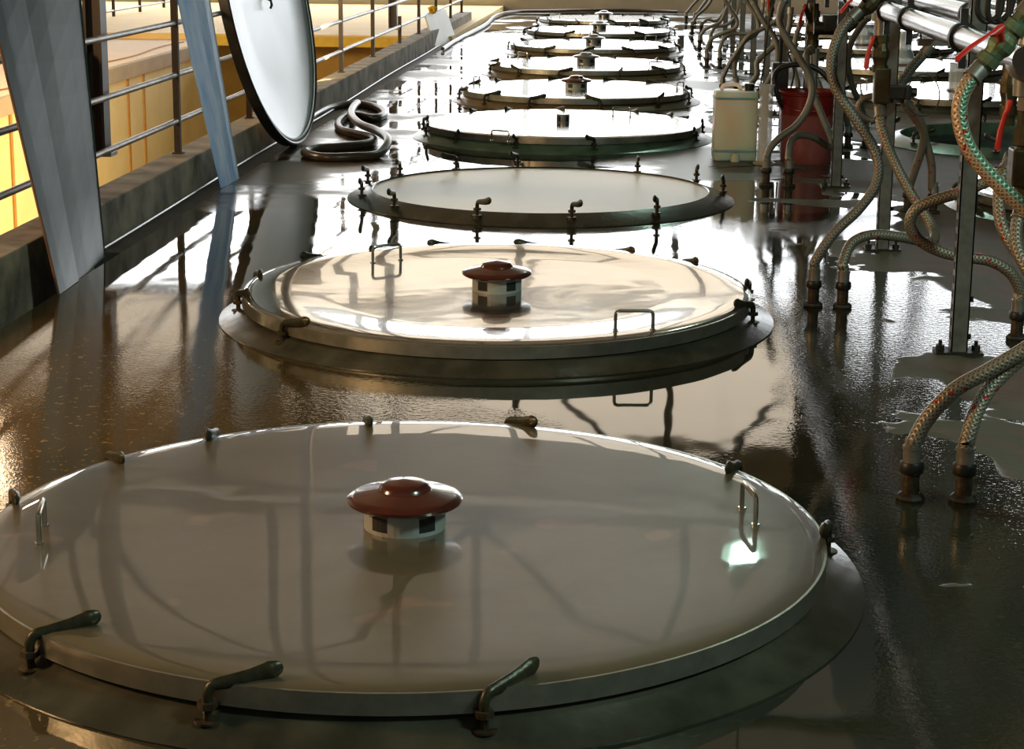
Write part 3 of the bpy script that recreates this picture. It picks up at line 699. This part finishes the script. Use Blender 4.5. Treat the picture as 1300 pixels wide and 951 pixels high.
for y, wl in zip(posts, wh):
    t = thing('strut_post', 'galvanised strut post carrying the pipes, %s' % wl, 'post', (1.195, y, 0), 0, 'galvanised strut posts under the pipes')
    bm = B(); a = .03
    box(bm, -a, a, -a, -a+.005, 0, 1.33); box(bm, -a, -a+.005, -a, a, 0, 1.33); box(bm, a-.005, a, -a, a, 0, 1.33)
    box(bm, -a, -a+.017, a-.005, a, 0, 1.33); box(bm, a-.017, a, a-.005, a, 0, 1.33)
    for k in range(24):
        f0 = len(bm.faces); box(bm, -a-.001, -a+.0, -.009, .013, .05+k*.052, .078+k*.052); bm.faces.ensure_lookup_table()
        for f in list(bm.faces)[f0:]: f.material_index = 1
    build('channel', bm, [M['strut'], M['vent_dark']], t)
    bm = B(); box(bm, -.085, .085, -.05, .05, 0, .009); 
    for sx in (-.065, .065): hexnut(bm, sx, 0, .009, .028, .016); rod(bm, (sx, 0, .02), (sx, 0, .045), .007, 8)
    build('base_plate', bm, M['bolt'], t)
    bm = B(); box(bm, -.20, .36, .031, .05, PZ-.075, PZ-.05); build('cross_arm', bm, M['strut'], t)
    bm = B()
    for zz in (.06, .20, 1.09): 
        T_ = Matrix.Translation((a, 0, zz)) @ Matrix.Rotation(PI/2, 4, 'Y'); lathe(bm, [(0, 0), (.011, 0), (.011, .014), (0, .014)], 6, T_)
    build('bolt', bm, M['bolt'], t)

# ------------------------------------------------------------------ floor stubs and braided hoses
HR = .0215
def stub(p, label, s=1.0, h=.10):
    t = thing('pipe_stub', label, 'pipe fitting', (p.x, p.y, 0), 0, 'floor pipe stubs')
    bm = B(); lathe(bm, [(0, 0), (.038*s, 0), (.040*s, .008), (.036*s, .016), (.028*s, .022), (0, .022)], 8 if s >= 1 else 8); build('floor_nut', bm, M['bolt'], t)
    bm = B(); lathe(bm, [(0, .02), (.0235*s, .02), (.0235*s, h-.015), (0, h-.015)], 20); build('pipe', bm, M['clamp_stud'], t, True)
    bm = B(); lathe(bm, [(0, h-.022), (.030*s, h-.022), (.033*s, h-.016), (.033*s, h+.004), (.029*s, h+.01), (0, h+.01)], 14); build('collar', bm, M['ring'], t, True)
    return t
def hose(pts, label, mat='hose', r=HR, ferr=(1, 1), per=7, n=12, group='braided hoses of the pipe rack', name='braided_hose'):
    P = spline(pts, per); t = thing(name, label, 'hose', P[0], 0, group)
    P = [p-Vector(pts[0]) for p in P]
    bm = B(); tube(bm, P, r, n, uv=True); build('braid', bm, M[mat], t, True)
    for k, (i0, i1) in enumerate(((0, 1), (-1, -2))):
        if not ferr[k]: continue
        d = (P[i1]-P[i0]).normalized(); bm = B(); tube(bm, [P[i0]-d*.004, P[i0]+d*.038], r*1.16, 14); tube(bm, [P[i0]+d*.038, P[i0]+d*.046], r*1.28, 14)
        build('ferrule', bm, M['greysteel'], t, True)
    return t
def px(lst, y0, y1=None):
    """points traced from (pixel x, pixel y) at depths running from y0 to y1"""
    y1 = y0 if y1 is None else y1; n = len(lst)-1
    return [atY(a[0], a[1], (a[2] if len(a) > 2 else y0+(y1-y0)*i/n)) for i, a in enumerate(lst)]
def stub_hose(u, v, path, slabel, hlabel, mat='hose', y1=None, r=HR, ferr=(1, 1), s=1.0, n=12):
    b = at(u, v, 0); b.y += .0; stub(b, slabel, s)
    pts = [Vector((b.x, b.y, .108)), Vector((b.x, b.y, .165))] + px(path, b.y, y1)
    return hose(pts, hlabel, mat, r, ferr, n=n)
# front pair
stub_hose(1155, 635, [(1160, 562), (1177, 532), (1212, 495), (1256, 470), (1312, 436), (1365, 390), (1400, 300), (1395, 180), (1372, 60)], 'left steel stub of the front pair on the wet floor', 'red-flecked braided hose rising from the front left stub', 'hose_red', 5.1)
stub_hose(1222, 637, [(1228, 560), (1240, 522), (1266, 482), (1312, 444), (1370, 420), (1430, 330), (1440, 180), (1420, 60)], 'right steel stub of the front pair on the wet floor', 'red-flecked braided hose rising from the front right stub', 'hose_red', 5.25)
# second pair
stub_hose(1032, 389, [(1036, 330), (1059, 296), (1092, 264), (1113, 232), (1112, 195), (1088, 154), (1063, 116), (1055, 79), (1068, 38), (1090, 14)], 'left steel stub of the pair by the second lid', 'long S-shaped grey braided hose up to the fitting with red handle', 'hose', 7.9)
stub_hose(1069, 391, [(1070, 335), (1082, 308), (1110, 298), (1150, 302), (1178, 308), (1187, 300), (1180, 282), (1155, 243), (1133, 200), (1120, 165), (1117, 138)], 'right steel stub of the pair by the second lid', 'red-flecked braided hose looping back up to the tall brass valve', 'hose_red', 8.25)
# third pair, in front of the bucket
stub_hose(972, 236, [(972, 204), (978, 188), (992, 173), (1010, 160), (1024, 141), (1031, 118), (1028, 98), (1015, 74), (999, 50), (990, 28), (992, 10), (999, -6)], 'left steel stub of the pair before the red bucket', 'grey braided hose curving across the red bucket', 'hose', 11.6)
stub_hose(1001, 237, [(1001, 200), (1004, 181), (1013, 172), (1032, 174), (1048, 184), (1057, 187), (1055, 175), (1044, 149), (1034, 122), (1026, 98), (1024, 70), (1030, 62)], 'right steel stub of the pair before the red bucket', 'grey braided hose dipping to the strut post before the bucket', 'hose', 12.0)
# fourth pair, hidden behind the jerrycan
stub_hose(938, 160, [(940, 128), (950, 112), (961, 95), (962, 78), (981, 60), (1000, 42), (1004, 10)], 'left steel stub hidden behind the jerrycan', 'grey braided hose bowing left above the jerrycan', 'hose', 14.9)
stub_hose(956, 160, [(957, 130), (975, 104), (986, 80), (985, 52), (968, 25), (954, -2)], 'right steel stub hidden behind the jerrycan', 'grey braided hose leaning left above the measuring cylinder', 'hose', 14.9)
farp = [
 (917, 122, [(918, 98), (924, 85), (935, 67), (950, 46), (968, 36), (990, 22), (1000, -4)], 'left stub just above the jerrycan top', 'brownish hose arching right above the jerrycan'),
 (934, 122, [(933, 96), (934, 78), (944, 54), (962, 40), (960, 20), (944, -4)], 'right stub just above the jerrycan top', 'brownish hose standing steeply above the jerrycan cap'),
 (897, 86, [(897, 64), (903, 50), (918, 42), (933, 36), (936, 26), (928, 12), (918, -4)], 'left stub of the sixth pair', 'brownish hose bent like a hook from the sixth pair, left'),
 (913.5, 86, [(914, 62), (919, 49), (930, 43), (950, 42), (964, 30), (970, -2)], 'right stub of the sixth pair', 'brownish hose arching right from the sixth pair'),
 (888, 62, [(889, 46), (896, 37), (914, 28), (921, 14), (928, -4)], 'left stub of the seventh pair', 'brownish hose arching right from the seventh pair, left'),
 (902, 60, [(903, 42), (909, 34), (922, 32), (934, 20), (940, -4)], 'right stub of the seventh pair', 'brownish hose arching right from the seventh pair, right'),
 (878.6, 42, [(880, 30), (885, 20), (898, 8), (906, -6)], 'left stub of the eighth pair', 'brownish hose arching right from the eighth pair, left'),
 (890, 42, [(891, 31), (898, 25), (910, 26), (920, 12), (924, -6)], 'right stub of the eighth pair', 'brownish hose arching right from the eighth pair, right'),
 (871, 29, [(872, 16), (880, 6), (890, -4)], 'left stub of the ninth pair', 'thin-looking hose from the farthest pair, left'),
 (882, 29, [(883, 18), (890, 10), (900, -4)], 'right stub of the ninth pair', 'thin-looking hose from the farthest pair, right')]
for u, v, p, sl_, hl in farp: stub_hose(u, v, p, 'far ' + sl_ + ' of floor stubs' if 'pair' in sl_ else 'small ' + sl_, hl, 'hose', n=8)
# right row pairs
stub_hose(1152, 269, [(1153, 242), (1161, 218), (1170, 190), (1173, 167), (1164, 146), (1148, 127)], 'left steel stub before the open right-hand tank', 'braided hose before the open tank, left of two', 'hose_red', 10.1)
stub_hose(1184, 271, [(1183, 240), (1183, 212), (1178, 188), (1168, 160), (1152, 136), (1146, 124)], 'right steel stub before the open right-hand tank', 'braided hose before the open tank, right of two', 'hose_red', 10.2)
stub_hose(1076, 188, [(1076, 160), (1072, 130), (1064, 98), (1060, 62), (1066, 28), (1078, -4)], 'steel stub right of the bucket behind the post, left', 'grey braided hose rising behind the strut post by the bucket', 'hose', 13.0)
stub_hose(1098, 188, [(1098, 158), (1093, 134), (1083, 112), (1077, 84), (1080, 56), (1093, 33), (1104, 20)], 'steel stub right of the bucket behind the post, right', 'grey braided hose bowing left behind the long S-shaped hose', 'hose', 12.6)
stub_hose(1290, 431, [(1296, 372), (1283, 347), (1256, 331), (1228, 327), (1195, 320), (1167, 305), (1155, 284), (1164, 265), (1188, 254), (1219, 244), (1256, 229), (1277, 213), (1284, 196)], 'steel stub at the right edge behind the nearest post', 'red-flecked braided hose making a wide loop behind the nearest post', 'hose_red', 6.95)
for lst, lab in (([(1043, 132), (1041, 110), (1034, 94), (1032, 70), (1036, 50)], 'grey hose rising behind the bucket rim, right'), ([(1008, 132), (1013, 108), (1008, 84), (1010, 50), (1018, 26)], 'brownish hose rising behind the bucket rim, left')):
    hose(px(lst, 15.4), lab, 'hose', n=8)
hose(px([(1181, 58), (1170, 72), (1156, 88), (1141, 110)], 9.2), 'thick pale hose slanting down from the polished pipe', 'hose', .024)
hose(px([(1117, 150), (1106, 152), (1095, 147), (1090, 136), (1096, 126), (1108, 122), (1117, 128)], 8.6), 'small looped grey hose beside the tall brass valve', 'hose', .015)
# near green-striped hose
hose(px([(1247, 84), (1236, 97), (1224, 115), (1218, 138), (1221, 165), (1232, 192), (1252, 218), (1276, 242), (1304, 268), (1335, 300), (1365, 350), (1380, 430), (1378, 520)], 5.15, 5.0), 'thick braided hose with green stripe curving down at the right', 'hose_green', .0215)
hose(px([(1284, 205), (1273, 222), (1268, 246), (1270, 280), (1281, 306), (1300, 333), (1322, 370), (1330, 430)], 6.4, 6.2), 'red-flecked braided hose bowing left at the right edge', 'hose_red', .02)
hose(px([(1297, 262), (1290, 290), (1292, 318), (1306, 345), (1330, 375), (1350, 430)], 6.1, 5.9), 'braided hose crossing the right edge behind the green-striped hose', 'hose_red', .02)
# black corrugated cable into the bucket
P = px([(995, 150), (989, 126), (983, 100), (992, 86), (1015, 82), (1038, 88), (1056, 106), (1068, 122)], 12.45)
P[0] = Vector((bc.x-.13, bc.y+.16, .30))
bm = B(); sp = spline(P, 14); tube(bm, sp, [.019 if i % 2 else .016 for i in range(len(sp))], 10)
tag(build('corrugated_cable', bm, M['rubber'], None, True), 'black corrugated cable arching over the red bucket', 'cable')
# thin cable ring
c0 = atY(1172, 121, 8.9); bm = B(); tube(bm, [c0+Vector((.075*math.cos(a), .02*math.sin(a), .095*math.sin(a))) for a in [2*PI*i/40 for i in range(40)]], .0032, 6, closed=True)
tag(build('cable_ring', bm, M['ring'], None, True), 'thin grey cable bent in a ring right of the brass valve', 'cable')
# black drive box behind the measuring cylinder
q = atY(990, 98, 12.9); t = thing('junction_box', 'black box fixed behind the red bucket rim', 'box', q)
bm = B(); box(bm, -.055, .055, -.05, .05, -.10, .10, .01); build('housing', bm, M['black_plastic'], t)
bm = B(); box(bm, -.04, .08, -.04, .04, -.13, -.10, .005); rod(bm, (.0, 0, .1), (0, 0, .42), .012); build('bracket', bm, M['ring'], t)
q = atY(1143, 117, 8.95); t = thing('hose_manifold', 'black block joining hoses right of the tall brass valve', 'fitting', q)
bm = B(); box(bm, -.075, .05, -.03, .03, -.033, .033, .008); build('block', bm, M['ring'], t)
bm = B(); rod(bm, (.05, 0, 0), (.075, 0, 0), .022); build('outlet', bm, M['bolt'], t)
for ox in (-.05, 0): bm = B(); rod(bm, (ox, 0, -.03), (ox, 0, -.05), .02); build('outlet', bm, M['bolt'], t)

# ------------------------------------------------------------------ valves
def pipe_seg(bm, a, b, r, n=18): tube(bm, [a, b], r, n)
def valve(p, axis, size, label, handle_a, handle_b, mats=('brass', 'brass'), body_len=.20, name='ball_valve'):
    """valve body along axis centred at p, hex ends, ball bulge, lever handle from handle_a to handle_b (world)"""
    t = thing(name, label, 'valve', p); ax = Vector(axis).normalized(); L = body_len/2
    bm = B(); r = size
    segs = [(-1, r*.82), (-.72, r*.82), (-.72, r*1.05), (-.45, r*1.05), (-.45, r*.85), (-.28, r*.95), (-.12, r*1.18), (.12, r*1.18), (.28, r*.95), (.45, r*.85), (.45, r*1.05), (.72, r*1.05), (.72, r*.82), (1, r*.82)]
    x_, y_, z_ = frame_from(ax, Vector((0, 1, 0)) if abs(ax.y) < .9 else Vector((1, 0, 0)))
    T_ = Matrix(((x_.x, y_.x, z_.x, 0), (x_.y, y_.y, z_.y, 0), (x_.z, y_.z, z_.z, 0), (0, 0, 0, 1)))
    lathe(bm, [(0, -L)]+[(rr_, a*L) for a, rr_ in segs]+[(0, L)], 12, T_); build('body', bm, M[mats[0]], t)
    ha, hb = Vector(handle_a)-p, Vector(handle_b)-p
    bm = B(); pipe_seg(bm, (0, 0, 0), ha, r*.4, 10); build('stem', bm, M[mats[1]], t, True)
    bm = B(); d = hb-ha; side = d.cross(Vector((0, 1, 0))).normalized()*-.006
    tube(bm, [ha-d*.10, ha, ha+d*.12, ha+d*.22+side, ha+d*.6+side*1.5, ha+d*.95+side, hb], [.010, .012, .010, .0065, .0085, .0085, .006], 10, squash=[(1, 1)]*3+[(1.25, .6)]*4)
    build('lever', bm, M['red'], t, True); return t
# tall brass valve under the near pipe
Yv = 8.35
top = atY(1118, 26, Yv); mid = atY(1118, 72, Yv); low = atY(1117, 118, Yv)
valve(atY(1118, 68, Yv), (0, 0, 1), .033, 'tall brass valve with hanging red lever below the polished pipe', atY(1108, 50, Yv-.03), atY(1101, 88, Yv-.05), body_len=.22)
bm = B(); v0 = atY(1118, 131, Yv); t = thing('brass_union', 'square brass union below the tall valve', 'fitting', v0)
box(bm, -.035, .035, -.035, .035, .0, .155, .008); rod(bm, (0, 0, -.03), (0, 0, .0), .027, 14); build('body', bm, M['brass'], t)
bm = B(); v1 = atY(1118, 44, Yv); t = thing('riser_pipe', 'short grey riser from the polished pipe into the brass valve', 'pipe fitting', v1)
rod(bm, (0, 0, -.03), (0, 0, .13), .030, 20); tube(bm, [(0, 0, .06), (0, 0, .13)], .042, 20); build('socket', bm, M['greysteel'], t, True)
# diagonal fitting with red handle, top centre
p = atY(1104, 6, 7.95); ax = atY(1128, -14, 7.95)-atY(1086, 20, 7.95)
valve(p, ax, .030, 'slanting brass valve at the top end of the S-shaped hose', atY(1092, -8, 7.9), atY(1068, 17, 7.85), body_len=.22)
# diagonal patina fitting upper right
p = atY(1272, 56, 5.15); ax = atY(1300, 22, 5.15)-atY(1246, 86, 5.15)
valve(p, ax, .031, 'green-patina valve with long red lever at the upper right', atY(1268, 38, 5.08), atY(1215, 78, 5.0), ('patina', 'red'), .185)
bm = B(); t = thing('pipe_elbow', 'dark grey elbow above the green-patina valve', 'pipe fitting', atY(1300, 22, 5.15))
q0 = atY(1300, 22, 5.15); tube(bm, spline([Vector((0, 0, 0)), atY(1312, 8, 5.15)-q0, atY(1322, -14, 5.15)-q0, atY(1322, -40, 5.15)-q0], 5), .034, 16); build('elbow', bm, M['greysteel'], t, True)
# right edge vertical stack
Yr = 5.3
t = thing('pipe_tee', 'rough grey tee joint at the right edge of the photo', 'pipe fitting', atY(1302, 82, Yr))
bm = B(); T_ = Matrix.Rotation(PI/2, 4, 'X'); lathe(bm, [(0, -.055), (.043, -.055), (.047, -.04), (.047, .03), (.040, .05), (0, .05)], 24, T_ @ Matrix.Identity(4)); rod(bm, (0, 0, 0), (0, 0, -.085), .030, 20); rod(bm, (0, 0, 0), (.02, 0, .16), .03, 20); build('tee', bm, M['greysteel'], t, True)
t = thing('brass_fitting', 'rusty brass fitting stack at the right edge under the tee', 'pipe fitting', atY(1302, 190, Yr))
u_ = 2458/Yr
def zz(v): return atY(1302, v, Yr).z - atY(1302, 190, Yr).z
bm = B(); lathe(bm, [(0, zz(270)), (.022, zz(270)), (.022, zz(248)), (.025, zz(248)), (.025, zz(186)), (.035, zz(184)), (.035, zz(164)), (.028, zz(160)), (.028, zz(142)), (.023, zz(138)), (.023, zz(112)), (0, zz(112))], 8); box(bm, -.04, .04, -.04, .04, zz(236), zz(188), .006)
build('body', bm, M['brass'], t)
bm = B(); lathe(bm, [(0, zz(140)), (.030, zz(140)), (.030, zz(112)), (.025, zz(110)), (0, zz(110))], 20); build('pale_sleeve', bm, M['concrete_far'], t, True)
valve(atY(1282, 112, 6.75), (0, 0, 1), .030, 'round brass valve with hanging red lever at the right edge', atY(1281, 133, 6.60), atY(1268, 191, 6.58), body_len=.26)
# centre valve above the bucket
valve(atY(1032, 36, 13.2), (0, 0, 1), .045, 'dark brass valve with red lever above the red bucket', atY(1022, 8, 13.1), atY(1016, 33, 13.05), body_len=.34)
t = thing('riser_pipe', 'grey riser pipe under the dark brass valve above the bucket', 'pipe fitting', atY(1031, 150, 13.2)); bm = B(); rod(bm, (0, 0, 0), (0, 0, .48), .03, 16); tube(bm, [(0, 0, -.16), (0, 0, .0)], .022, 12); build('pipe', bm, M['greysteel'], t, True)
p = atY(1052, 36, 13.0); t = thing('side_motor', 'dark side fitting right of the brass valve above the bucket', 'fitting', p)
bm = B(); rod(bm, (-.10, 0, 0), (.12, 0, 0), .045, 14); box(bm, -.04, .06, -.05, .05, -.02, .09, .01); rod(bm, (.12, 0, -.01), (.2, 0, .06), .03, 12); build('body', bm, M['bolt'], t, True)
valve(atY(978, 0, 15.5), (0, 0, 1), .035, 'far brass valve with red lever at the top edge', atY(978, -12, 15.4), atY(976, 12, 15.35), body_len=.25)
# thin wires hanging from the rack
for lst, Yw, lab in (([(983, -2), (976, 30), (972, 62), (970, 80), (966, 106)], 13.9, 'thin black wire hanging left of the bucket'), ([(1000, 66), (1008, 90), (1004, 112), (1002, 124)], 12.9, 'thin black wire hanging into the bucket')):
    bm = B(); tube(bm, spline(px(lst, Yw), 6), .006, 6); tag(build('hanging_wire', bm, M['rubber'], None, True), lab, 'wire')
# cable cluster over the pipes, upper right corner
q = atY(1278, 18, 6.5); t = thing('cable_bundle', 'tangle of black cables over the pipes in the upper right corner', 'cable', q)
for k in range(5):
    a = Vector((-.10+.035*k, -.02, .10)); bm = B(); tube(bm, spline([a, a+Vector((.0, 0, -.09-.01*k)), a+Vector((.035, .01, -.125)), a+Vector((.075, 0, -.09+.01*k)), a+Vector((.08, 0, .03))], 5), .010, 8); build('cable', bm, M['rubber'], t, True)

# small litter on the floor
for i, (u, v) in enumerate(((704, 170), )): pass

# ------------------------------------------------------------------ lamps and light
def lamp(p, mat, label):
    t = thing('high_bay_lamp', label, 'lamp', p)
    bm = B(); lathe(bm, [(0, -.02), (.10, -.06), (.16, -.02), (.17, .02), (0, .02)], 24); build('bulb_glass', bm, mat, t, True)
    bm = B(); lathe(bm, [(.30, -.05), (.22, .10), (.10, .22), (.09, .40), (0, .42), (0, .40), (.08, .22), (.20, .10), (.29, -.05)], 24); build('reflector', bm, M['frame'], t, True)
    bm = B(); rod(bm, (0, 0, .4), (0, 0, 9-p[2]), .012); build('drop_rod', bm, M['truss'], t)
lamp((1.18, 18.3, 4.95), M['lamp_green'], 'greenish high-bay lamp over the tank row')
lamp((-6.6, 18.5, 4.1), M['lamp_warm'], 'warm high-bay lamp over the pit')
def area(name, loc, target, size, power, color, sy=None):
    ld = bpy.data.lights.new(name, 'AREA'); ld.energy = power; ld.color = color; ld.shape = 'RECTANGLE'; ld.size = size; ld.size_y = sy or size
    o = bpy.data.objects.new(name, ld); COL.objects.link(o); o.location = loc
    o.rotation_euler = (Vector(target)-Vector(loc)).to_track_quat('-Z', 'Y').to_euler(); return o
area('pit_floodlight', (-3.0, 16, -1.2), (-5.6, 17, -.6), .6, 540, (1, .78, .42), 14)
area('pit_lamp', (-9.5, 13, 3.2), (-4.0, 19.5, 0), 2.0, 800, (1, .72, .38), 2)
area('warm_side_lamp', (-5.0, 3.6, 2.4), (-2.0, 5.2, 0), .6, 230, (1, .60, .28))
area('green_side_lamp', (4.5, 2.0, 5.0), (.6, 4.6, 0), 1.0, 250, (.74, 1, .85))
W = bpy.data.worlds.new('world'); SC.world = W; W.use_nodes = True
bg = W.node_tree.nodes['Background']; bg.inputs[0].default_value = (.80, .84, .74, 1); bg.inputs[1].default_value = .17

SC.view_settings.view_transform = 'Standard'; SC.view_settings.look = 'None'; SC.view_settings.gamma = 1
SC.view_settings.use_curve_mapping = False; SC.view_settings.exposure = 0.0
